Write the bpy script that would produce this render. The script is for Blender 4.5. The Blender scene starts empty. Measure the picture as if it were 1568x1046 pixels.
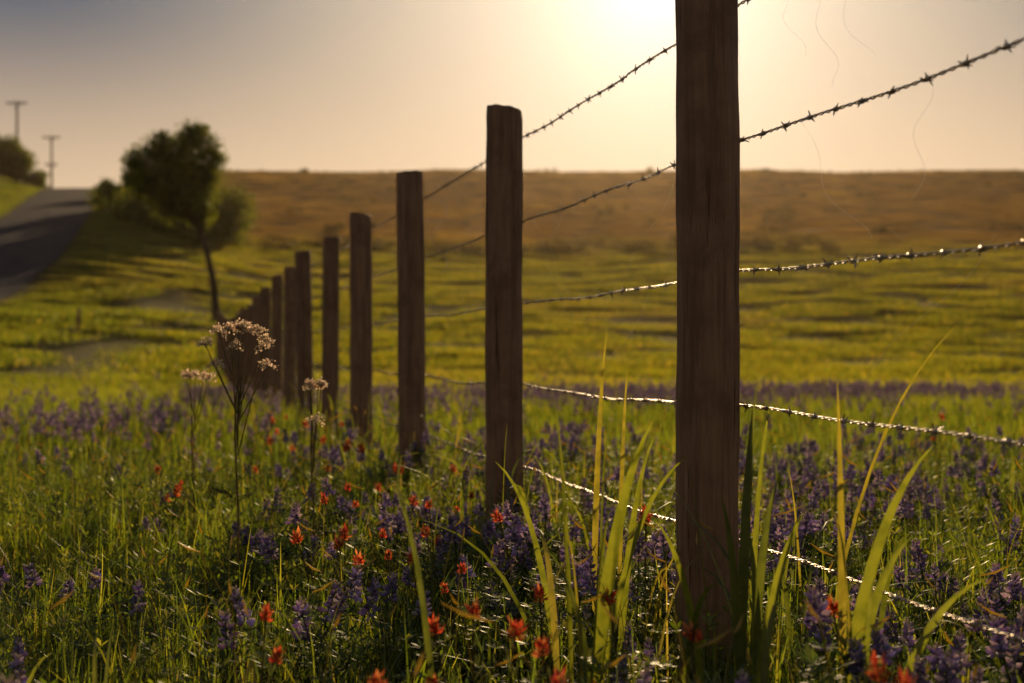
import bpy, math, numpy as np
from mathutils import Vector, Matrix
rng = np.random.default_rng(7)
S = bpy.context.scene
S.view_settings.view_transform='Standard'; S.view_settings.look='None'; S.view_settings.exposure=0
COL = S.collection

# ---------------------------------------------------------------- terrain
def sstep(a,b,x):
    t=np.clip((x-a)/(b-a),0,1); return t*t*(3-2*t)
RY=[-400,0,6,14,28,36,45,52,70,90,110,140,180,200,260,400,1500]
RZ=[0,0,-.02,-.08,-.42,-.40,.3,1.0,3.5,6.6,9.6,14.4,22.4,23.2,20,8,-10]
LY=[-400,0,15,28,40,52,63,84,136,146,165,220,400,1500]
LZ=[0,0,0,.1,1.0,2.4,4.5,7.9,15.5,15.9,15.0,10,2,-10]
CY=[-400,0,30,40,52,63,84,136,180,300,1500]
CX=[-9,-16.5,-18.3,-19,-20.6,-22.4,-27.6,-41.8,-54,-88,-400]
def sm(Y,A,B):
    w=np.clip(np.abs(Y)*.09,0,8); out=0
    for k in np.linspace(-1,1,15): out=out+np.interp(Y+w*k,A,B)
    return out/15
def road_cx(Y): return sm(Y,CY,CX)
def ground(X,Y):
    X=np.asarray(X,float);Y=np.asarray(Y,float)
    u=X-road_cx(Y)
    w=1-sstep(4,14,u)
    z=w*sm(Y,LY,LZ)+(1-w)*sm(Y,RY,RZ)
    z=z+sstep(-3,-9,u)*1.2
    off=sstep(2.6,5,np.abs(u))
    z=z+off*sstep(8,40,Y)*(.14*np.sin(X*.19+Y*.05)+.04*np.sin(X*.33-Y*.09+1))
    z=z+off*.012*np.sin(X*5.1+1)*np.sin(Y*4.3)*sstep(20,8,Y)
    return z
def gz(x,y): return float(ground(x,y))

# ---------------------------------------------------------------- mesh builder
class MB:
    def __init__(s): s.v=[];s.q=[];s.c=[];s.n=0
    def add(s,v,q,c):
        v=np.asarray(v,float).reshape(-1,3); q=np.asarray(q,int).reshape(-1,4)
        c=np.asarray(c,float)
        if c.ndim==1: c=np.tile(c,(len(v),1))
        s.v.append(v); s.q.append(q+s.n); s.c.append(c); s.n+=len(v)
    def tube(s,pts,rad,sides,col,closed_end=False):
        pts=np.asarray(pts,float); n=len(pts)
        rad=np.broadcast_to(np.asarray(rad,float),(n,))
        t=np.gradient(pts,axis=0); t/=np.linalg.norm(t,axis=1)[:,None]+1e-12
        ref=np.array([0,0,1.]) if abs(t[:,2]).mean()<.8 else np.array([1.,0,0])
        a=np.cross(t,ref); a/=np.linalg.norm(a,axis=1)[:,None]+1e-12
        b=np.cross(t,a)
        th=np.arange(sides)*2*math.pi/sides
        v=pts[:,None,:]+rad[:,None,None]*(np.cos(th)[None,:,None]*a[:,None,:]+np.sin(th)[None,:,None]*b[:,None,:])
        i=np.arange(n-1)[:,None]*sides; j=np.arange(sides)[None,:]; j2=(j+1)%sides
        q=np.stack([i+j,i+j2,i+sides+j2,i+sides+j],-1).reshape(-1,4)
        s.add(v.reshape(-1,3),q,col)
    def mesh(s,name,mat,smooth=False):
        v=np.concatenate(s.v);q=np.concatenate(s.q);c=np.concatenate(s.c)
        m=bpy.data.meshes.new(name)
        m.vertices.add(len(v)); m.vertices.foreach_set('co',v.ravel())
        m.loops.add(q.size); m.loops.foreach_set('vertex_index',q.ravel().astype(np.int32))
        m.polygons.add(len(q)); m.polygons.foreach_set('loop_start',(np.arange(len(q))*4).astype(np.int32))
        try: m.polygons.foreach_set('loop_total',np.full(len(q),4,np.int32))
        except Exception: pass
        ca=m.color_attributes.new('Col','FLOAT_COLOR','POINT')
        ca.data.foreach_set('color',np.concatenate([c,np.ones((len(c),1))],1).ravel())
        if smooth: m.polygons.foreach_set('use_smooth',np.ones(len(q),bool))
        m.update(calc_edges=True); m.validate()
        m.materials.append(mat); return m
def obj(name,data,parent=None,loc=None,rot=None,scale=None):
    o=bpy.data.objects.new(name,data); COL.objects.link(o)
    if parent: o.parent=parent
    if loc is not None:o.location=loc
    if rot is not None:o.rotation_euler=rot
    if scale is not None:o.scale=(scale,)*3 if np.isscalar(scale) else scale
    return o
def empty(name): 
    o=obj(name,None); o.empty_display_size=.2; return o

# ---------------------------------------------------------------- materials
class NT:
    def __init__(s,name,tree=None):
        if tree is None:
            s.m=bpy.data.materials.new(name); s.m.use_nodes=True; s.t=s.m.node_tree; s.t.nodes.clear()
            s.out=s.t.nodes.new('ShaderNodeOutputMaterial')
        else: s.t=tree
    def n(s,typ,**k):
        nd=s.t.nodes.new(typ)
        for a,b in k.items(): setattr(nd,a,b)
        return nd
    def l(s,a,b): s.t.links.new(a,b)
    def val(s,sock,v):
        if isinstance(v,(int,float,tuple,list)): sock.default_value=v
        else: s.l(v,sock)
    def math(s,op,a,b=None,c=None):
        nd=s.n('ShaderNodeMath',operation=op); s.val(nd.inputs[0],a)
        if b is not None:s.val(nd.inputs[1],b)
        if c is not None:s.val(nd.inputs[2],c)
        return nd.outputs[0]
    def mix(s,f,a,b,bt='MIX'):
        nd=s.n('ShaderNodeMix',data_type='RGBA',blend_type=bt)
        s.val(nd.inputs[0],f); s.val(nd.inputs[6],a); s.val(nd.inputs[7],b); return nd.outputs[2]
    def ss(s,a,b,x,lo=0.,hi=1.):
        nd=s.n('ShaderNodeMapRange',interpolation_type='SMOOTHSTEP')
        s.val(nd.inputs[0],x); nd.inputs[1].default_value=a; nd.inputs[2].default_value=b
        nd.inputs[3].default_value=lo; nd.inputs[4].default_value=hi; return nd.outputs[0]
    def noise(s,vec,sc,det=3,rough=.6):
        nd=s.n('ShaderNodeTexNoise'); nd.inputs['Scale'].default_value=sc; nd.inputs['Detail'].default_value=det
        nd.inputs['Roughness'].default_value=rough
        if vec is not None: s.l(vec,nd.inputs['Vector'])
        return nd.outputs[0]

def zone_color(N,base):
    """tint vegetation according to where in the world it grows"""
    g=N.n('ShaderNodeNewGeometry'); pos=g.outputs['Position']
    sp=N.n('ShaderNodeSeparateXYZ'); N.l(pos,sp.inputs[0]); X,Y=sp.outputs[0],sp.outputs[1]
    n1=N.noise(pos,.05,4); n2=N.noise(pos,.3,4); n3=N.noise(pos,1.7,3)
    mp=N.n('ShaderNodeMapping'); mp.inputs['Scale'].default_value=(1.,.3,.0); N.l(pos,mp.inputs[0])
    n4=N.noise(mp.outputs[0],.22,5)
    c=N.mix(N.ss(.30,.72,n2),base,N.mix(1,base,(1.2,1.15,.85,1),'MULTIPLY'))
    c=N.mix(N.math('MULTIPLY',N.ss(.50,.66,n3,0,.6),N.ss(30,10,Y)),c,N.mix(1,c,(.45,.5,.45,1),'MULTIPLY'))
    fld=N.math('MULTIPLY',N.ss(6,30,Y),N.ss(-6,6,N.math('ADD',X,N.math('MULTIPLY',Y,.235)),.3,1.))
    c=N.mix(fld,c,N.mix(1,c,(1.5,1.22,.75,1),'MULTIPLY'))
    c=N.mix(N.ss(.40,.68,n4,0,.45),c,N.mix(1,c,(.6,.68,.6,1),'MULTIPLY'))
    yv=N.math('ADD',Y,N.math('MULTIPLY',n1,8))
    band=N.math('MULTIPLY',N.ss(30,44,yv),N.ss(105,70,yv))
    pur=N.math('MULTIPLY',band,N.ss(.50,.66,n1,0,.35))
    c=N.mix(pur,c,(.15,.095,.085,1))
    side=N.ss(-5,4,N.math('ADD',X,N.math('MULTIPLY',Y,.205)))
    hill=N.math('MULTIPLY',N.ss(84,112,N.math('ADD',Y,N.math('MULTIPLY',n4,18))),side)
    dry=N.mix(N.ss(.38,.62,n4),(.050,.032,.021,1),(.084,.053,.031,1))
    dry=N.mix(N.ss(.5,.66,n2,0,.35),dry,(.048,.04,.019,1))
    dry=N.mix(N.ss(.56,.7,n1,0,.7),dry,(.14,.095,.03,1))
    return N.mix(N.math('MULTIPLY',hill,.93),c,dry),pos

def leaf_material(name,zone=False,trans=.5,tboost=(2.0,1.9,1.1,1),gloss=.06):
    N=NT(name); a=N.n('ShaderNodeAttribute',attribute_name='Col'); c=a.outputs['Color']
    if zone: c,_=zone_color(N,c)
    else:
        g=N.n('ShaderNodeNewGeometry')
        c=N.mix(N.ss(.35,.7,N.noise(g.outputs['Position'],30,2)),c,N.mix(1,c,(.6,.65,.6,1),'MULTIPLY'))
    d=N.n('ShaderNodeBsdfDiffuse'); N.l(c,d.inputs[0])
    t=N.n('ShaderNodeBsdfTranslucent'); N.l(N.mix(1,c,tboost,'MULTIPLY'),t.inputs[0])
    m=N.n('ShaderNodeMixShader'); m.inputs[0].default_value=trans; N.l(d.outputs[0],m.inputs[1]); N.l(t.outputs[0],m.inputs[2])
    gl=N.n('ShaderNodeBsdfGlossy'); gl.inputs['Roughness'].default_value=.42; gl.inputs['Color'].default_value=(.9,.9,.85,1)
    m2=N.n('ShaderNodeMixShader'); m2.inputs[0].default_value=gloss; N.l(m.outputs[0],m2.inputs[1]); N.l(gl.outputs[0],m2.inputs[2])
    N.l(m2.outputs[0],N.out.inputs[0]); return N.m
M_grass=leaf_material('meadow_grass_mat',True,.62,(3.8,3.2,1.0,1),.05)
M_plant=leaf_material('plant_mat',False,.55,(3.4,2.6,1.0,1),.045)
M_petal=leaf_material('petal_mat',False,.5,(1.9,1.6,1.5,1),.02)
M_tree=leaf_material('tree_leaf_mat',False,.5,(3.8,3.2,.9,1),.03)

def ground_material():
    N=NT('ground_mat')
    c,pos=zone_color(N,(.085,.082,.018,1))
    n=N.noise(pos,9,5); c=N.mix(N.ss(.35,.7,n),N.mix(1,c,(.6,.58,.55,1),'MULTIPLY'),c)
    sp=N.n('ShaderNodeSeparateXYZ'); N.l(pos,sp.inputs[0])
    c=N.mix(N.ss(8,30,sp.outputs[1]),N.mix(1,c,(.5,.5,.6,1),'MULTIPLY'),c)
    b=N.n('ShaderNodeBsdfPrincipled'); N.l(c,b.inputs['Base Color']); b.inputs['Roughness'].default_value=1; b.inputs['Specular IOR Level'].default_value=.05
    bp=N.n('ShaderNodeBump'); bp.inputs['Distance'].default_value=.1; bp.inputs['Strength'].default_value=.6
    N.l(N.noise(pos,3.5,6,.7),bp.inputs['Height']); N.l(bp.outputs[0],b.inputs['Normal'])
    N.l(b.outputs[0],N.out.inputs[0]); return N.m
def simple(name,c1,c2,sc=20,rough=.8,metal=0,bump=0,stretch=(1,1,1),spec=.3):
    N=NT(name); tc=N.n('ShaderNodeTexCoord'); mp=N.n('ShaderNodeMapping'); mp.inputs['Scale'].default_value=stretch
    N.l(tc.outputs['Object'],mp.inputs[0]); n=N.noise(mp.outputs[0],sc,5)
    b=N.n('ShaderNodeBsdfPrincipled'); N.l(N.mix(N.ss(.35,.65,n),c1,c2),b.inputs['Base Color'])
    b.inputs['Roughness'].default_value=rough; b.inputs['Metallic'].default_value=metal; b.inputs['Specular IOR Level'].default_value=spec
    if bump:
        bp=N.n('ShaderNodeBump'); bp.inputs['Distance'].default_value=bump; N.l(n,bp.inputs['Height']); N.l(bp.outputs[0],b.inputs['Normal'])
    N.l(b.outputs[0],N.out.inputs[0]); return N.m
def wood():
    N=NT('weathered_wood_mat'); tc=N.n('ShaderNodeTexCoord')
    mp=N.n('ShaderNodeMapping'); mp.inputs['Scale'].default_value=(1,1,.05); N.l(tc.outputs['Object'],mp.inputs[0])
    mp2=N.n('ShaderNodeMapping'); mp2.inputs['Scale'].default_value=(1,1,.035); N.l(tc.outputs['Object'],mp2.inputs[0])
    oi=N.n('ShaderNodeObjectInfo')
    fine=N.noise(mp.outputs[0],130,6,.7); grain=N.noise(mp.outputs[0],38,5); crack=N.noise(mp2.outputs[0],80,3); blot=N.noise(tc.outputs['Object'],7,5,.7)
    c=N.mix(N.ss(.3,.7,grain),(.17,.10,.056,1),(.34,.205,.12,1))
    c=N.mix(N.ss(.4,.7,fine,0,.6),c,(.40,.265,.17,1))
    c=N.mix(N.ss(.42,.68,blot,0,.65),c,(.15,.09,.052,1))
    c=N.mix(N.ss(.64,.72,crack,0,.8),c,(.04,.024,.016,1))
    c=N.mix(1,c,N.mix(oi.outputs['Random'],(.7,.7,.7,1),(1.,.96,.96,1)),'MULTIPLY')
    b=N.n('ShaderNodeBsdfPrincipled'); N.l(c,b.inputs['Base Color']); b.inputs['Roughness'].default_value=.72; b.inputs['Specular IOR Level'].default_value=.35
    h=N.math('SUBTRACT',N.math('ADD',N.math('MULTIPLY',grain,.6),N.math('MULTIPLY',fine,.6)),N.math('MULTIPLY',N.ss(.62,.72,crack),1.))
    bp=N.n('ShaderNodeBump'); bp.inputs['Distance'].default_value=.006; bp.inputs['Strength'].default_value=1; N.l(h,bp.inputs['Height']); N.l(bp.outputs[0],b.inputs['Normal'])
    N.l(b.outputs[0],N.out.inputs[0]); return N.m
M_wood=wood()
M_wire=simple('galvanised_wire_mat',(.55,.49,.41,1),(.30,.20,.13,1),60,.42,.85)
M_asph=simple('asphalt_mat',(.056,.048,.055,1),(.072,.064,.070,1),1.5,.95,0,.004,spec=.02)
M_bark=simple('bark_mat',(.045,.03,.02,1),(.09,.065,.045,1),8,.9,0,.03,(1,1,.2))
M_pole=simple('utility_pole_mat',(.06,.045,.035,1),(.1,.075,.055,1),8,.9)

# ---------------------------------------------------------------- ground sheet
def axis(lims):
    out=[]
    for a,b,st in lims: out+=list(np.arange(a,b,st))
    return np.array(out+[lims[-1][1]])
ax=axis([(-1500,-300,100),(-300,-100,12),(-100,-30,1.6),(-30,8,.6),(8,30,1.2),(30,100,4),(100,300,20),(300,1500,120)])
ay=axis([(-400,-20,40),(-20,-2,3),(-2,14,.3),(14,60,.7),(60,210,1.5),(210,400,15),(400,1500,110)])
GX,GY=np.meshgrid(ax,ay); GZ=ground(GX,GY)
mb=MB(); nx=len(ax)
I=np.arange(len(ay)-1)[:,None]*nx; J=np.arange(nx-1)[None,:]
mb.add(np.stack([GX,GY,GZ],-1),np.stack([I+J,I+J+1,I+nx+J+1,I+nx+J],-1).reshape(-1,4),(0,0,0))
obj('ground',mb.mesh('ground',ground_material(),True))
ry=np.concatenate([np.arange(-60,60,1.5),np.arange(60,150,1.),np.arange(150,320,4)])
def ribbon(name,u0,u1,h,mat,n=6):
    mb=MB(); us=np.linspace(u0,u1,n); Yg,Ug=np.meshgrid(ry,us,indexing='ij'); Xg=road_cx(Yg)+Ug
    Zg=np.maximum(ground(Xg,Yg),ground(road_cx(Yg),Yg))+h-.025*np.abs(Ug)*.6+.02
    i=np.arange(len(ry)-1)[:,None]*n; j=np.arange(n-1)[None,:]
    mb.add(np.stack([Xg,Yg,Zg],-1),np.stack([i+j,i+j+1,i+n+j+1,i+n+j],-1).reshape(-1,4),(0,0,0))
    return mb.mesh(name,mat,True)
road=empty('country_road')
obj('asphalt',ribbon('asphalt',-2.5,2.5,.06,M_asph,7),road)

# ---------------------------------------------------------------- grass tiles
PAL=np.array([(.035,.060,.012),(.055,.090,.016),(.08,.112,.018),(.115,.130,.026),(.18,.165,.065)])
def blades(mb,n,size,h,w,seg=3,lean=.5,pal=(.25,.32,.27,.14,.02),tuft=0,disc=False):
    bx=rng.uniform(-size/2,size/2,n); by=rng.uniform(-size/2,size/2,n)
    if disc:
        a=rng.uniform(0,6.283,n); r=size/2*np.sqrt(rng.uniform(0,1,n))*rng.uniform(.75,1.1,n); bx=r*np.cos(a);by=r*np.sin(a)
    if tuft:
        tc=rng.uniform(-size/2,size/2,(tuft,2))*(.7 if disc else 1); k=rng.integers(tuft,size=n); m=rng.random(n)<(.3 if disc else .5)
        g=tc[k]+rng.normal(0,size*.035,(n,2))
        if not disc: g=(g+size/2)%size-size/2
        bx=np.where(m,g[:,0],bx); by=np.where(m,g[:,1],by)
    az=rng.uniform(0,2*math.pi,n); H=rng.uniform(h[0],h[1],n)*rng.uniform(.6,1,n); W=rng.uniform(w[0],w[1],n)
    l0=rng.normal(0,.2,n); cv=np.abs(rng.normal(0,lean,n))
    k=rng.choice(len(PAL),n,p=pal); c=PAL[k]*rng.uniform(.7,1.25,(n,1))
    rows=[];cc=[]
    x=np.zeros(n);z=np.zeros(n)
    tw=az+math.pi/2+rng.normal(0,.5,n)
    for i in range(seg+1):
        f=i/seg
        ww=W*(1-f**1.6)*.5+.0002
        px=bx+np.cos(az)*x;py=by+np.sin(az)*x
        rows.append(np.stack([px-np.cos(tw)*ww,py-np.sin(tw)*ww,z],-1)); rows.append(np.stack([px+np.cos(tw)*ww,py+np.sin(tw)*ww,z],-1))
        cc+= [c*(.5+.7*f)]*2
        ang=l0+cv*(f+.15)*1.6
        x=x+np.sin(ang)*H/seg; z=z+np.cos(ang)*H/seg
    v=np.stack(rows,1); R=2*(seg+1)
    b=np.arange(n)[:,None]*R; i=np.arange(seg)[None,:]*2
    q=np.stack([b+i,b+i+1,b+i+3,b+i+2],-1).reshape(-1,4)
    mb.add(v.reshape(-1,3),q,np.stack(cc,1).reshape(-1,3))
def palmate(mb,p,r,c):
    k=rng.integers(5,8); a0=rng.uniform(0,6.28); V=[]
    tilt=rng.normal(0,.35,2)
    for j in range(k):
        a=a0+j*6.283/k; d=np.array([math.cos(a),math.sin(a),.35+tilt[0]*math.cos(a)+tilt[1]*math.sin(a)]); s=np.array([-math.sin(a),math.cos(a),0])
        V+=[p,p+d*r*.6+s*r*.17,p+d*r,p+d*r*.6-s*r*.17]
    mb.add(V,np.arange(4*k).reshape(-1,4),c)
def weeds(mb,n,size,h):
    cen=rng.uniform(-size/2,size/2,(18,2))
    for _ in range(n):
        q=cen[rng.integers(18)]+rng.normal(0,.07,2); q=(q+size/2)%size-size/2
        p=np.array([q[0],q[1],rng.uniform(*h)])
        palmate(mb,p,rng.uniform(.012,.026),PAL[rng.integers(0,4)]*rng.uniform(.6,1.2))
def stems(mb,n,size,h):
    for _ in range(n):
        x,y=rng.uniform(-size/2,size/2,2);hh=rng.uniform(*h); dx,dy=rng.normal(0,.05,2)
        t=np.linspace(0,1,5)[:,None]; P=np.array([x,y,0])+np.hstack([dx*t**2,dy*t**2,hh*t])
        mb.tube(P,[.0009,.0008,.0008,.0007,.0005],3,(.12,.12,.05))
        q=P[-1]; mb.tube([q,q+[dx*.2,dy*.2,.008],q+[dx*.4,dy*.4,.024]],[.0008,.0024,.0005],4,(.22,.20,.10))

def align(x,y,rot,sc):
    e=.8; zx=(gz(x+e,y)-gz(x-e,y))/(2*e); zy=(gz(x,y+e)-gz(x,y-e))/(2*e)
    m=Matrix(((1,0,0,x),(0,1,0,y),(zx,zy,1,gz(x,y)),(0,0,0,1)))
    return m@Matrix.Rotation(rot,4,'Z')@Matrix.Diagonal((sc[0],sc[1],sc[2],1))

meadow=empty('meadow_grass')
near=[];mid=[];far=[]
for i in range(4):
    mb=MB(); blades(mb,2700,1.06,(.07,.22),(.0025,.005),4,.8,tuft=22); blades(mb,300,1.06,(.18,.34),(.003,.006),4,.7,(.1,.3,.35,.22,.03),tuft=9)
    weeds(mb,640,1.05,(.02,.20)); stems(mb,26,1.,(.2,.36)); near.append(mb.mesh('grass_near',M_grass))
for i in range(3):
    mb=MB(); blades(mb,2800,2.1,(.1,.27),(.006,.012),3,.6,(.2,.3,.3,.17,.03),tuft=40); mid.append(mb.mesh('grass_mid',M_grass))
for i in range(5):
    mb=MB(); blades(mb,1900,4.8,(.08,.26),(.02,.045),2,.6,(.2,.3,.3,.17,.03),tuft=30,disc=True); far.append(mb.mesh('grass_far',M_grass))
def patch(m,x,y,sx,s,rot=None):
    o=obj('grass_patch',m,meadow); o.matrix_world=align(x,y,rng.integers(4)*math.pi/2 if rot is None else rot,(sx,sx,s))
def tiles(meshes,size,y0,y1,k,marg,hs):
    y=y0
    while y<y1:
        xm=k*(y+size)+marg; x=-xm+rng.uniform(-.3,0)*size
        while x<xm:
            patch(meshes[rng.integers(len(meshes))],x,y,1,rng.uniform(*hs)); x+=size
        y+=size
tiles(near,1.,1.5,7,.42,.7,(.8,1.15))
tiles(mid,2.,8.0,30,.42,1.5,(.85,1.1))
y=31.5
while y<196:
    xm=.40*(y+3)+2; x=-xm+rng.uniform(-3,0)
    while x<xm:
        X=x+rng.uniform(-1.3,1.3); Y=y+rng.uniform(-1.4,1.4)
        if abs(X-float(road_cx(Y)))>2.6+2.4: patch(far[rng.integers(5)],X,Y,rng.uniform(.9,1.1),rng.uniform(.85,1.05),rng.uniform(0,6.28))
        x+=2.8
    y+=2.6
yy=34
while yy<150:
    for u in (-5.2,-3.7,3.7,5.2): patch(far[rng.integers(5)],float(road_cx(yy))+u,yy,.42,rng.uniform(.6,.8),rng.uniform(0,6.28))
    yy+=1.6

# ---------------------------------------------------------------- flowers
def bluebonnet(low=False):
    mb=MB(); ns=rng.integers(1,4)
    for s in range(ns):
        hh=rng.uniform(.15,.27); a=rng.uniform(0,6.28); r=rng.uniform(.01,.09); 
        tip=np.array([math.cos(a)*r,math.sin(a)*r,hh]); t=np.linspace(0,1,4)[:,None]
        P=np.array([[math.cos(a)*.01,math.sin(a)*.01,0]])*(1-t)+tip*t; P[:,:2]*=t**.5
        mb.tube(P,.0015,3,(.07,.09,.03))
        if not low:
            for _ in range(14):
                f=rng.uniform(.15,.75); b=rng.uniform(0,6.28); p=tip*f+np.array([math.cos(b),math.sin(b),.3])*rng.uniform(.02,.06)
                palmate(mb,p,rng.uniform(.014,.026),PAL[rng.integers(0,3)]*np.array([.9,1,1.2])*rng.uniform(.7,1.3))
        L=rng.uniform(.035,.07); npet=16 if low else 38
        tilt=rng.normal(0,.12,2)
        for i in range(npet):
            f=(i+rng.uniform(0,1))/npet; z=-L*.75+L*f; rr=.0145*(1-f*.7)*rng.uniform(.6,1.3)
            b=i*2.4+rng.normal(0,.4); d=np.array([math.cos(b),math.sin(b),-.2+.8*f+rng.normal(0,.15)])
            c0=np.array([tip[0]+tilt[0]*z,tip[1]+tilt[1]*z,hh+z])
            col=(np.array((.36,.31,.50)) if low else np.array((.30,.27,.50)))*rng.uniform(.5,1.4)*np.array([rng.uniform(.85,1.2),1,1])
            if f>.9: col=np.array((.42,.40,.36))
            elif rng.random()<.22: col=np.array((.62,.58,.68))
            w=(.0070 if low else .0043)*(1-.5*f)*rng.uniform(.7,1.3)
            mb.tube([c0+d*rr*.2,c0+d*rr*.9,c0+d*(rr+w*1.2)+[0,0,.003]],[.0010,w,.0010],4,col)
    return mb.mesh('bluebonnet',M_petal)
def paintbrush(k0=1,k1=3):
    mb=MB(); 
    for s in range(rng.integers(k0,k1)):
        hh=rng.uniform(.23,.32); a=rng.uniform(0,6.28); r=rng.uniform(.0,.07); tip=np.array([math.cos(a)*r,math.sin(a)*r,hh-s*.03]); hh=tip[2]; t=np.linspace(0,1,4)[:,None]
        mb.tube(tip*t*np.hstack([t,t,np.ones_like(t)]),.0015,3,(.09,.07,.03))
        for _ in range(14):
            f=rng.uniform(.2,.88); b=rng.uniform(0,6.28); p=tip*np.array([f*f,f*f,f]); d=np.array([math.cos(b),math.sin(b),.9]); sd=np.array([-math.sin(b),math.cos(b),0])
            Lf=rng.uniform(.018,.03); mb.add([p,p+d*Lf*.5+sd*.002,p+d*Lf,p+d*Lf*.5-sd*.002],[0,1,2,3],(.09,.11,.035))
        sz=rng.uniform(.6,1.)
        for i in range(26):
            f=i/25; b=i*2.4+rng.normal(0,.3); z=hh+(-.022+.020*f)*sz; c0=np.array([tip[0],tip[1],z]); out=1.8-1.3*f
            d=np.array([math.cos(b)*out,math.sin(b)*out,.55+rng.normal(0,.2)]); d/=np.linalg.norm(d); sd=np.array([-math.sin(b),math.cos(b),0]); Lf=rng.uniform(.011,.025)*sz
            w=rng.uniform(.0016,.0032)*sz; col=np.array((.60,.095,.04))*rng.uniform(.5,1.2)
            if rng.random()<.35: col=np.array((.66,.24,.08))
            elif rng.random()<.15: col=np.array((.20,.18,.05))
            e=c0+d*Lf; up=np.array([0,0,.004])
            mb.add([c0,c0+d*Lf*.6+sd*w,e+up,c0+d*Lf*.6-sd*w],[0,1,2,3],col)
            mb.add([c0,c0+d*Lf*.5+sd*w*1.6-up,c0+d*Lf*.85+sd*w*1.3,c0+d*Lf*.5],[0,1,2,3],col*.9)
    return mb.mesh('paintbrush',M_petal)
BB=[bluebonnet() for _ in range(9)]; BL=[bluebonnet(True) for _ in range(6)]; PB=[paintbrush() for _ in range(6)]+[paintbrush(2,4) for _ in range(2)]
bb=empty('bluebonnet_flowers'); pb=empty('paintbrush_flowers')
def put(mesh,par,x,y,s=1.):
    obj(mesh.name.split('.')[0]+'_plant',mesh,par,(x,y,gz(x,y)),(rng.normal(0,.13),rng.normal(0,.13),rng.uniform(0,6.28)),s)
def fx(y): return .396-.235*(y-2.88)
def dens(x,y):
    return .5+.35*math.sin(x*2.3+1.1)*math.sin(y*1.9+.4)+.25*math.sin(x*5.1-y*3.7)
n=0
while n<560:
    y=math.sqrt(rng.uniform(1.7**2,7.5**2)); x=rng.uniform(-.42,.42)*y
    d=x-fx(y); w=.15+.85*math.exp(-(d-.1)**2/.4) if d<.1 else 1.
    if d<-.9: w=.15
    if y>4.2: w*=.55
    if rng.random()<w*max(.12,dens(x,y)): put(BB[rng.integers(len(BB))],bb,x,y,rng.uniform(.7,1.15)); n+=1
n=0
while n<2300:
    y=rng.uniform(7.5,32); x=rng.uniform(-.42,.42)*y
    v=.5+.5*math.sin(x*.5+y*.35)*math.sin(y*.8-x*.2)
    w=.07+.9*math.exp(-((y-18.5)/4)**2)
    if x<fx(y)-1: w=(.32 if 8<y<15 else .06)
    if rng.random()<w*v: put(BL[rng.integers(len(BL))],bb,x,y,rng.uniform(.85,1.25)); n+=1
PBP=[(-.12,1.94),(-.037,2.06),(-.07,2.12),(-.02,1.95),(.085,1.98),(.045,1.75),(.51,1.72),(-.13,2.83),(-.17,2.9),(-.243,2.83),(-.41,2.99),(-.43,4.95),(-.37,4.6),(-.152,4.2),(.0,3.28),(-1.08,4.38),(-1.15,4.5),(-.40,3.42),(.31,3.35),(.27,2.0),(.553,2.29),(-.40,2.14),(-1.15,7.1),(-1.1,6.6),(-.75,5.6),(-.9,6.2),(.172,2.26),(2.05,6.8),(.064,2.49),(-.55,5.3),(-.2,3.6),(-1.3,7.4),(-1.25,8),(-.3,3.9),(-.28,3.3),(-.5,4.1),(-.25,4.9),(-.8,6.6),(-1.0,5.3)]
for x,y in PBP: put(PB[rng.integers(len(PB))],pb,x,y,rng.uniform(.9,1.1))

# ---------------------------------------------------------------- broad grass blades
def wide(mb,b,tip,w,droop=.0,col=(.085,.15,.02),seg=10,roll=0.):
    b=np.array([b[0],b[1],gz(b[0],b[1])]); tip=np.array(tip,float)
    L=np.linalg.norm(tip-b); t=np.linspace(0,1,seg+1)
    mid=b+(tip-b)*np.array([.25,.25,.75]); mid[2]+=droop*L
    P=((1-t)**2)[:,None]*b+(2*t*(1-t))[:,None]*mid+(t**2)[:,None]*tip
    T=np.gradient(P,axis=0); T/=np.linalg.norm(T,axis=1)[:,None]
    az=math.atan2(T[-1,1],T[-1,0])+math.pi/2+roll
    s=np.array([math.cos(az),math.sin(az),0]); s=s-T*(T@s)[:,None]; s/=np.linalg.norm(s,axis=1)[:,None]+1e-9
    nn=np.cross(T,s); W=w*.5*np.minimum(1,.35+t*2.2)*(1-t**2.2)+.0004
    v=np.stack([P-s*W[:,None],P+nn*(W*.35)[:,None],P+s*W[:,None]],1).reshape(-1,3)
    i=np.arange(seg)*3; q=np.concatenate([np.stack([i,i+1,i+4,i+3],-1),np.stack([i+1,i+2,i+5,i+4],-1)])
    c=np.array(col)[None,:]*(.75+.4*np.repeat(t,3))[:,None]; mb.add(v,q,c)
mb=MB()
G=(.10,.135,.020); GYW=(.15,.155,.03); D=(.055,.08,.018)
R=math.pi/2
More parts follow.
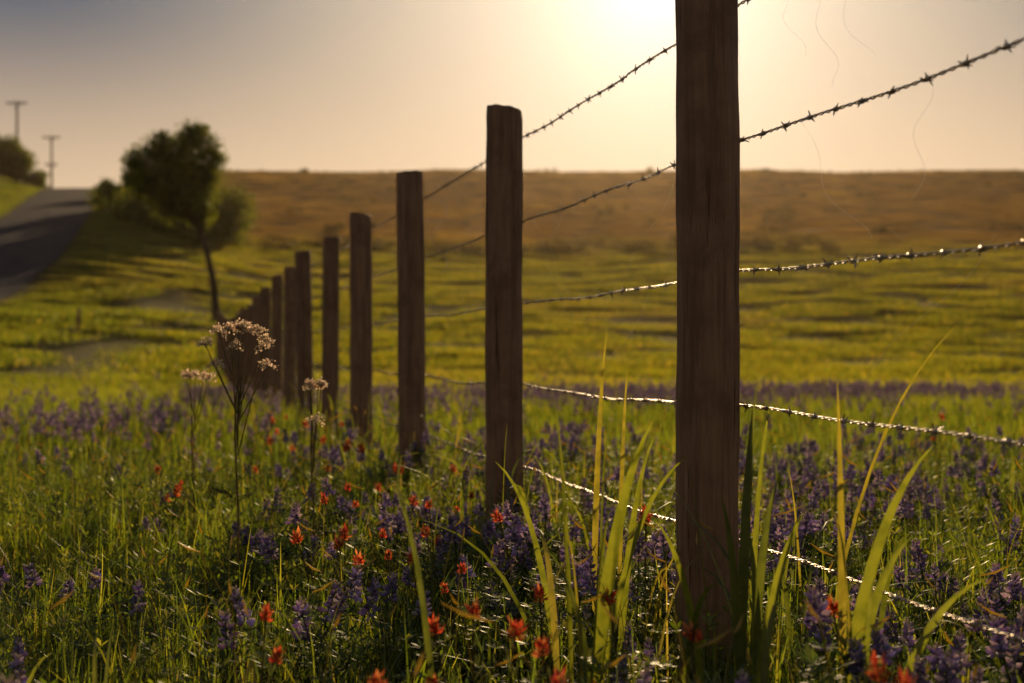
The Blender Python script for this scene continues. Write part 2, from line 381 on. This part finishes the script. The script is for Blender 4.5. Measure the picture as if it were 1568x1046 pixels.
for b,t,w,dr,c,ro in [((.125,2.3),(.228,2.28,.556),.026,.02,G,0+R),((.10,2.32),(.07,2.3,.577),.017,0,G,R),((.17,3.0),(.2,3.0,.70),.014,0,GYW,R),
  ((.13,2.35),(.16,2.3,.42),.02,.05,G,R),((.14,2.25),(.05,2.2,.36),.016,.1,D,R),((.15,2.5),(.31,2.5,.48),.012,.08,G,R),
  ((.513,2.2),(.503,2.2,.62),.014,0,GYW,R),((.50,2.2),(.652,2.2,.52),.022,.04,G,R),((.52,2.22),(.62,2.2,.38),.02,.08,G,R),((.56,2.6),(.813,2.6,.71),.008,0,GYW,R),
  ((.37,2.2),(.455,2.2,.42),.02,.05,G,R),((.40,2.5),(.43,2.5,.60),.02,0,D,R),((.41,2.45),(.46,2.45,.45),.02,.03,D,R),((.39,2.4),(.35,2.38,.42),.018,.04,D,R),((.33,2.4),(.24,2.4,.38),.016,.08,G,R),
  ((.42,2.4),(.40,2.4,.36),.016,.03,D,R),((.36,2.55),(.30,2.5,.48),.012,.06,D,R),((.45,2.7),(.49,2.7,.56),.012,.0,G,R),
  ((.54,2.1),(.70,2.1,.33),.016,.12,G,R),((.2,2.7),(.27,2.7,.5),.015,.03,G,R),((.09,2.6),(-.03,2.6,.46),.012,.1,G,R),((.24,3.2),(.26,3.2,.62),.012,.0,GYW,R)]:
    wide(mb,b,t,w,dr,c,10,ro+rng.normal(0,.5))
for n in range(0,11):
    cx=.396-.423*n*.97; cy=2.88+1.8*n*.97
    for _ in range(44 if n<5 else 14):
        bx=cx+rng.normal(0,.22); by=cy+rng.normal(0,.4)-.2; L=rng.uniform(.25,.58); a=rng.uniform(0,6.28); r=L*rng.uniform(.05,.8)
        wide(mb,(bx,by),(bx+math.cos(a)*r,by+math.sin(a)*r,gz(bx,by)+math.sqrt(max(.01,L*L-r*r))*.85),rng.uniform(.005,.014),rng.uniform(0,.35),[G,D,GYW,D][rng.integers(4)],7,rng.normal(0,.8))
for _ in range(60):
    y=rng.uniform(2,8); x=rng.uniform(-.4,.45)*y
    L=rng.uniform(.22,.4); a=rng.uniform(0,6.28); r=L*rng.uniform(.1,.7)
    wide(mb,(x,y),(x+math.cos(a)*r,y+math.sin(a)*r,math.sqrt(L*L-r*r)*.85),rng.uniform(.005,.010),rng.uniform(0,.25),[G,D,GYW][rng.integers(3)],7,rng.normal(0,.8))
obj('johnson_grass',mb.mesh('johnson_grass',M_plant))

def umbel_plant(x,y,H,spread,nh):
    mb=MB(); stemc=(.16,.15,.08); z0=gz(x,y); top=np.array([x,y,z0+H*.78])
    t=np.linspace(0,1,7)[:,None]; mb.tube(np.array([x-.02,y,z0])*(1-t)+top*t+np.hstack([.01*np.sin(t*5),0*t,0*t]),np.linspace(.0032,.002,7),5,stemc)
    for k in range(nh):
        f=rng.uniform(.72,1.); a=k*2.4; o=np.array([x-.02,y,z0])*(1-f)+top*f
        rad=spread*rng.uniform(.2,1)
        e=np.array([x+math.cos(a)*rad,y+math.sin(a)*rad*.6,z0+H*(1.0-.16*(rad/spread)**1.5*rng.uniform(.0,1.3))])
        m=(o+e)/2+[0,0,-.01]; tt=np.linspace(0,1,6)[:,None]; P=(1-tt)**2*o+2*tt*(1-tt)*m+tt**2*e
        mb.tube(P,np.linspace(.0016,.001,6),4,stemc)
        for j in range(20):
            b=rng.uniform(0,6.28); r=rng.uniform(.002,.021); q=e+np.array([math.cos(b)*r,math.sin(b)*r,.014-r*.7+rng.normal(0,.004)])
            mb.tube([e,q],[.0006,.0004],3,stemc)
            for i in range(6):
                p=q+rng.normal(0,.0034,3); s=rng.uniform(.002,.0036); d1=rng.normal(0,1,3); d1/=np.linalg.norm(d1); d2=np.cross(d1,rng.normal(0,1,3)); d2/=np.linalg.norm(d2)
                mb.add([p-d1*s,p+d2*s,p+d1*s,p-d2*s],[0,1,2,3],(.62,.54,.42))
    for k in range(10):
        f=rng.uniform(.15,.6); a=rng.uniform(0,6.28); o=np.array([x-.02,y,z0])*(1-f)+top*f; o2=o+[math.cos(a)*.06,math.sin(a)*.06,.03]
        mb.tube([o,(o+o2)/2+[0,0,.01],o2],[.001,.001,.0006],3,stemc)
        for j in range(5): palmate(mb,o+(o2-o)*rng.uniform(.3,1),.014,(.09,.11,.035))
    return mb.mesh('white_umbel_weed',M_petal)
obj('white_umbel_weed',umbel_plant(-.67,3.5,.735,.10,14))
obj('white_umbel_weed.001',umbel_plant(-.54,3.9,.57,.05,5))
obj('white_umbel_weed.002',umbel_plant(-.98,4.4,.60,.05,5))

# ---------------------------------------------------------------- fence
fence=empty('barbed_wire_fence')
FS=1.8; K=.000826
def fpos(u): return np.array([(-512*u+1298)*K,u*FS])
def fz(u):
    x,y=fpos(u); w=float(sstep(7,10,u))
    return gz(x,y)*w+(-.0107*u+.006)*(1-w)
def post(u,i):
    r={2:.0640,3:.0600}.get(i,.063*rng.uniform(.93,1.05)); H=(1.478 if i!=3 else 1.465)+(rng.normal(0,.012) if i>4 else 0); x,y=fpos(u); z0=fz(u)-.25; z1=fz(u)+H
    sides=48; rows=60; zs=np.linspace(0,z1-z0,rows); th=np.arange(sides)*2*math.pi/sides; ph=rng.uniform(0,6,6)
    Z,T=np.meshgrid(zs,th,indexing='ij')
    R_=r*(1+.02*np.sin(2*T+ph[0])+.02*np.sin(3*T+ph[1]+Z)+.020*np.sin(Z*5+ph[2]+T)+.016*np.sin(Z*13+ph[3]+2*T)+.014*np.sin(9*T+ph[4]+.6*np.sin(Z*3))+.009*np.sin(Z*31+ph[5]+3*T))
    R_*=1.02-.03*Z/(z1-z0)
    R_[-1]*=.95
    Zt=Z.copy(); sl=rng.uniform(-.08,.08,2); 
    top=np.clip((Z-(z1-z0)+.08)/.08,0,1); Zt+=top*(sl[0]*np.cos(T)+sl[1]*np.sin(T))*r*1.5+top*.0015*np.sin(7*T+ph[0])
    mb=MB(); i0=np.arange(rows-1)[:,None]*sides;j=np.arange(sides)[None,:];j2=(j+1)%sides
    v=np.stack([R_*np.cos(T),R_*np.sin(T),Zt],-1).reshape(-1,3)
    mb.add(v,np.stack([i0+j,i0+j2,i0+sides+j2,i0+sides+j],-1).reshape(-1,4),(0,0,0))
    ring=v[-sides:]; cen=ring.mean(0)
    m2=np.concatenate([ring,cen+(ring-cen)*.93+[0,0,.004],cen+(ring-cen)*.5+[0,0,.003],cen+(ring-cen)*.02+[0,0,.001]])
    jj=np.arange(sides); jn=(jj+1)%sides
    mb.add(m2,np.concatenate([np.stack([k*sides+jj,k*sides+jn,(k+1)*sides+jn,(k+1)*sides+jj],-1) for k in range(3)]),(0,0,0))
    obj('wooden_post_%d'%i,mb.mesh('wooden_post',M_wood,True),fence,(x,y,z0),(rng.normal(0,.008)*(i>3),rng.normal(0,.010)*(i>3),rng.uniform(0,6)))
us=[.6+i for i in range(-1,21)]
for i,u in enumerate(us): post(u,i)
side=np.array([.973,.229])
WH=[1.385,1.108,.837,.563,.292]
for wi,h in enumerate(WH):
    mb=MB(); P=[]; u=-.4
    sag=rng.uniform(.006,.014,40)
    while u<19.6:
        x,y=fpos(u); f=(u-.6)%1.0; sg=-4*f*(1-f)*sag[int(u+1)]
        hh=h+fz(u)-.006+sg; P.append((x+side[0]*.068,y+side[1]*.068,hh)); u+=.0035 if u<6 else .03
    P=np.array(P); d=np.concatenate([[0],np.cumsum(np.linalg.norm(np.diff(P,axis=0),axis=1))])
    nvec=np.array([side[0],side[1],0]); up=np.array([0,0,1.])
    P[:,2]+=.0035*np.sin(d*3.1+wi)+.002*np.sin(d*9.3+2*wi)
    cut=int(6.4/.0035)
    for s in (0,math.pi):
        a=d*2*math.pi/.055+s; r=.0019
        H=P+r*(np.cos(a)[:,None]*nvec+np.sin(a)[:,None]*up)
        mb.tube(H[:cut],.0016,5,(0,0,0))
    mb.tube(P[cut-1:],.0028,5,(0,0,0))
    t=np.array([-.229,.973,0]); s=.04+rng.uniform(0,.05)
    while s<18:
        p=np.array([np.interp(s,d,P[:,k]) for k in range(3)])
        mb.tube([p-t*.006,p-t*.005,p+t*.005,p+t*.006],[.0025,.0046,.0046,.0025],6,(0,0,0))
        a=rng.uniform(0,3.14)
        for kk,(o,aa) in enumerate([(-.004,a),(.004,a+rng.uniform(.9,1.5))]):
            for sg in (1,-1):
                dv=(nvec*math.cos(aa)+up*math.sin(aa))*sg+t*rng.normal(0,.45); q=p+t*o; ln=rng.uniform(.009,.014)
                mb.tube([q,q+dv*ln*.6,q+dv*ln],[.0017,.0015,.0006],4,(0,0,0))
        s+=.104+rng.normal(0,.006)
    obj('barbed_wire_%d'%(wi+1),mb.mesh('barbed_wire',M_wire,True),fence)
mb=MB(); x,y=fpos(3.45); t=np.linspace(0,1,30)
mb.tube(np.stack([x+.07+.03*np.sin(t*9),y+0*t+.03*np.cos(t*7),1.30-.32*t],-1),.0016,4,(0,0,0))
obj('loose_wire',mb.mesh('loose_wire',M_wire,True),fence)
M_silk=simple('silk_mat',(.9,.88,.84,1),(.8,.78,.74,1),40,.25,.5)
mb=MB()
for (u0,h0,u1,h1,sg) in [(1.45,1.09,1.3,.85,.03),(1.9,.83,2.2,.57,.05),(2.55,1.09,2.3,.82,.04),(1.8,1.09,2.1,.83,.06),(1.1,.83,1.4,.56,.02),(2.9,1.09,3.1,.82,.05),(1.42,1.36,1.36,1.12,.02),(1.38,1.37,1.3,1.15,.03),(1.5,1.36,1.44,1.2,.0),(1.2,1.09,1.22,.9,.0),(1.75,1.1,1.7,.83,.02),(2.35,1.1,2.45,.83,.02),(1.7,.83,1.78,.57,.0)]:
    a=np.array([*fpos(u0),h0]);b=np.array([*fpos(u1),h1]); t=np.linspace(0,1,24)[:,None]
    P=a*(1-t)+b*t; P[:,0]+=.066+.012*np.sin(t[:,0]*rng.uniform(6,14)); P[:,2]-=sg*np.sin(t[:,0]*3.14)
    mb.tube(P,.00022,3,(0,0,0))
obj('cobweb_threads',mb.mesh('cobweb_threads',M_silk),fence)

# ---------------------------------------------------------------- trees and shrubs
def crown(mb,clusters,leafsize,nl,pal):
    for (c,r) in clusters:
        n=int(nl*r*r)+20
        d=rng.normal(0,1,(n,3)); d/=np.linalg.norm(d,axis=1)[:,None]
        p=np.array(c)+d*(rng.uniform(.05,1,(n,1))**.5)*r*np.array([1,1,.85])*rng.uniform(.7,1.3,(n,1))
        a=rng.normal(0,1,(n,3)); a/=np.linalg.norm(a,axis=1)[:,None]; b=np.cross(a,rng.normal(0,1,(n,3))); b/=np.linalg.norm(b,axis=1)[:,None]
        s=leafsize*rng.uniform(.6,1.3,(n,1))
        v=np.stack([p-a*s,p+b*s*.45,p+a*s,p-b*s*.45],1).reshape(-1,3)
        col=np.repeat(np.array(pal)[rng.integers(len(pal),size=n)]*rng.uniform(.7,1.3,(n,1)),4,0)
        mb.add(v,np.arange(4*n).reshape(-1,4),col)
LP=[(.04,.06,.014),(.06,.08,.018),(.085,.10,.02)]
def tree(name,base,tip,crown_pts,tr,leaf=.11,nl=260):
    e=empty(name); mb=MB(); base=np.array(base);tip=np.array(tip); t=np.linspace(0,1,10)[:,None]
    P=base*(1-t)+tip*t; P[:,0]+=.12*np.sin(t[:,0]*4); P[0,2]-=.3
    mb.tube(P,np.linspace(tr,tr*.55,10),8,(0,0,0))
    for c,r in crown_pts:
        o=P[rng.integers(7,10)]; c=np.array(c); m=(o+c)/2+[0,0,-.1*np.linalg.norm(c-o)]; tt=np.linspace(0,1,7)[:,None]
        mb.tube((1-tt)**2*o+2*tt*(1-tt)*m+tt**2*c,np.linspace(tr*.35,.015,7),5,(0,0,0))
    obj('trunk',mb.mesh('trunk',M_bark,True),e)
    mb=MB(); crown(mb,crown_pts,leaf,nl,LP); obj('foliage',mb.mesh('foliage',M_tree),e)
TY=50.; f=TY/2178
def at(px,py,dy=0): return ((px-784)*f,TY+dy,.68+(523-py)*f)
cl=[]
for px,py,r in [(300,210,.65),(275,213,.6),(322,225,.6),(238,222,.6),(255,230,.6),(250,245,.8),(285,240,.9),(316,250,.75),(214,248,.6),(205,266,.5),(230,270,.8),(264,275,.9),(295,278,.95),(322,275,.6),(195,276,.35),(222,292,.5),(245,298,.65),(268,302,.75),(292,308,.85),(314,308,.7),(298,328,.65),(270,326,.6),(246,318,.5),(318,328,.45),(312,202,.35),(296,197,.35),(225,232,.4),(248,212,.35),(330,240,.4),(206,250,.4)]:
    cl.append((at(px+rng.normal(0,1.5),py+rng.normal(0,1.5),rng.normal(0,.5)),r*.93))
tree('oak_tree',(at(332,0)[0],TY,gz(at(332,0)[0],TY)),at(303,325),cl,.15,.085,1500)
def shrub(name,x,y,w,h,n=10,leaf=.14,nl=150):
    z=gz(x,y); e=empty(name); mb=MB(); cs=[]
    for i in range(n):
        a=rng.uniform(0,6.28); r=w*.5*math.sqrt(rng.uniform(0,.7)); hh=h*rng.uniform(.12,.8)*(1-.5*(r/(w*.5))**2)
        c=(x+math.cos(a)*r,y+math.sin(a)*r,z+hh); cs.append((c,h*rng.uniform(.18,.32)))
        o=np.array([x+rng.normal(0,.1),y,z-.1]); t=np.linspace(0,1,5)[:,None]; mb.tube(o*(1-t)+np.array(c)*t,np.linspace(.06,.02,5),5,(0,0,0))
    obj('stems',mb.mesh('stems',M_bark,True),e)
    mb=MB(); crown(mb,cs,leaf,nl,LP); obj('foliage',mb.mesh('foliage',M_tree),e)
for k,(px,y,w,h) in enumerate([(222,84,5,2.8),(262,80,5,4.0),(300,78,5.,4.4),(335,82,4.,3.2),(245,96,5,3.8),(190,92,4.5,2.6),(175,108,4,2.),(275,88,5,4.4)]):
    shrub('roadside_shrub' if k==0 else 'roadside_shrub.%03d'%k,(px-784)/2178*y,y,w,h,20,.13,380)
shrub('crest_tree',(8-784)/2178*140,140,4.6,5.0,20,.17,300)
shrub('crest_tree.001',(45-784)/2178*142,142,4.4,2.6,16,.17,300)
mb=MB(); cs=[]
for _ in range(90):
    y=rng.uniform(98,178); x=rng.uniform(-.17,.38)*y; h=rng.uniform(.3,1.0); z=gz(x,y)
    for k in range(3): cs.append(((x+rng.normal(0,.6),y+rng.normal(0,.5),z+h*.4),h*.5))
for _ in range(130):
    y=rng.uniform(172,184); x=rng.uniform(-.2,.38)*y; cs.append(((x,y,gz(x,y)+.05),rng.uniform(.2,.5)))
for _ in range(130):
    x=rng.uniform(-19,20); y=88+rng.normal(0,1.8)+.05*x; cs.append(((x,y,gz(x,y)+.2),rng.uniform(.25,.65)))
crown(mb,cs,.12,220,[(.035,.03,.014),(.05,.042,.018)]); obj('hillside_scrub',mb.mesh('hillside_scrub',M_tree))

def upole(name,x,y,ztop,arms):
    e=empty(name); z=gz(x,y); mb=MB(); mb.tube([(x,y,z-.5),(x,y,(z+ztop)/2),(x,y,ztop)],[.17,.14,.11],10,(0,0,0)); mb.tube([(x,y,ztop),(x,y,ztop+.02)],[.11,.001],10,(0,0,0))
    obj('pole',mb.mesh('pole',M_pole,True),e)
    mb=MB()
    for dz,w in arms:
        mb.tube([(x-w/2,y-.18,ztop-dz),(x+w/2,y-.18,ztop-dz)],.085,4,(0,0,0))
        for k in (-.46,-.2,.2,.46):
            p=np.array([x+w*k,y-.18,ztop-dz]); mb.tube([p,p+[0,0,.16],p+[0,0,.22],p+[0,0,.3]],[.03,.03,.07,.03],6,(0,0,0))
        mb.tube([(x-w*.3,y-.18,ztop-dz),(x,y-.14,ztop-dz-.6)],.025,4,(0,0,0)); mb.tube([(x+w*.3,y-.18,ztop-dz),(x,y-.14,ztop-dz-.6)],.025,4,(0,0,0))
    obj('crossarms',mb.mesh('crossarms',M_pole),e)
upole('utility_pole',(26-784)/2178*150,150,.68+368/2178*150,[(.25,2.2)])
upole('utility_pole.001',(79-784)/2178*175,175,.68+315/2178*175,[(.25,2.2),(3.6,1.5)])
mb=MB(); x=-12.2;y=40.; z=gz(x,y); mb.tube([(x,y,z-.2),(x,y,z+.4),(x+.01,y,z+.85),(x+.01,y,z+.87)],[.05,.05,.045,.005],8,(0,0,0)); obj('marker_post',mb.mesh('marker_post',M_wood,True))

# ---------------------------------------------------------------- evening haze over the valley (real scattering volume)
hm=bpy.data.materials.new('haze_mat'); hm.use_nodes=True; ht=hm.node_tree; ht.nodes.clear()
ho=ht.nodes.new('ShaderNodeOutputMaterial'); vs=ht.nodes.new('ShaderNodeVolumeScatter'); vs.inputs['Color'].default_value=(1,.79,.57,1); vs.inputs['Density'].default_value=.000135; vs.inputs['Anisotropy'].default_value=.78
ht.links.new(vs.outputs[0],ho.inputs['Volume'])
bv=[(x,y,z) for x in (-150,150) for y in (22,205) for z in (-4,70)]
hme=bpy.data.meshes.new('evening_haze'); hme.from_pydata(bv,[],[(0,1,3,2),(4,6,7,5),(0,4,5,1),(2,3,7,6),(0,2,6,4),(1,5,7,3)]); hme.materials.append(hm); obj('evening_haze',hme)

# ---------------------------------------------------------------- light
el=math.radians(14.5); az=math.radians(5.6)
sd=Vector((math.sin(az)*math.cos(el),math.cos(az)*math.cos(el),math.sin(el)))
L=bpy.data.lights.new('sun','SUN'); L.energy=5; L.angle=math.radians(.5); L.color=(1,.71,.385)
lo=obj('sun',L); lo.rotation_euler=sd.to_track_quat('Z','Y').to_euler()
W=bpy.data.worlds.new('World'); S.world=W; W.use_nodes=True; T=W.node_tree; T.nodes.clear()
N=NT('',T)
out=T.nodes.new('ShaderNodeOutputWorld'); bg=T.nodes.new('ShaderNodeBackground'); sk=T.nodes.new('ShaderNodeTexSky')
sk.sky_type='NISHITA'; sk.sun_disc=False; sk.sun_elevation=el; sk.sun_rotation=az; sk.dust_density=2; sk.air_density=1.2; sk.ozone_density=1
tc=N.n('ShaderNodeTexCoord'); nrm=N.n('ShaderNodeVectorMath',operation='NORMALIZE'); N.l(tc.outputs['Generated'],nrm.inputs[0])
sp=N.n('ShaderNodeSeparateXYZ'); N.l(nrm.outputs[0],sp.inputs[0])
elev=N.math('MULTIPLY',N.math('ARCSINE',sp.outputs[2]),57.2958)
dt=N.n('ShaderNodeVectorMath',operation='DOT_PRODUCT'); N.l(nrm.outputs[0],dt.inputs[0]); dt.inputs[1].default_value=tuple(sd)
ang=N.math('MULTIPLY',N.math('ARCCOSINE',N.math('MINIMUM',dt.outputs['Value'],.99999)),57.2958)
far_=N.ss(3,24,ang)
hor=N.mix(N.ss(8,45,ang),(.88,.62,.37,1),(.74,.52,.33,1))
hor=N.mix(N.ss(50,130,ang),hor,(.31,.22,.16,1))
upc=N.mix(far_,(.60,.50,.37,1),(.030,.078,.135,1))
upc=N.mix(N.ss(35,90,ang),upc,(.17,.155,.145,1))
c=N.mix(N.ss(3.8,14.5,elev),hor,upc)
glow=N.math('POWER',2.718,N.math('MULTIPLY',ang,-.26))
c=N.mix(1,c,N.mix(glow,(0,0,0,1),(1.15,1.08,.92,1)),'ADD')
nk=N.mix(1,sk.outputs[0],(.05,.05,.05,1),'MULTIPLY')
nk=N.mix(1,nk,(.4,.4,.4,1),'DARKEN')
c=N.mix(.07,c,nk)
T.links.new(c,bg.inputs[0]); bg.inputs[1].default_value=1.0; T.links.new(bg.outputs[0],out.inputs[0])

cam=bpy.data.cameras.new('camera'); co=obj('camera',cam,None,(0,0,.68),(math.radians(90),0,0)); cam.lens=50; cam.sensor_width=36; cam.clip_end=5000; cam.clip_start=.05
cam.dof.use_dof=True; cam.dof.focus_distance=3.0; cam.dof.aperture_fstop=3.8
S.camera=co
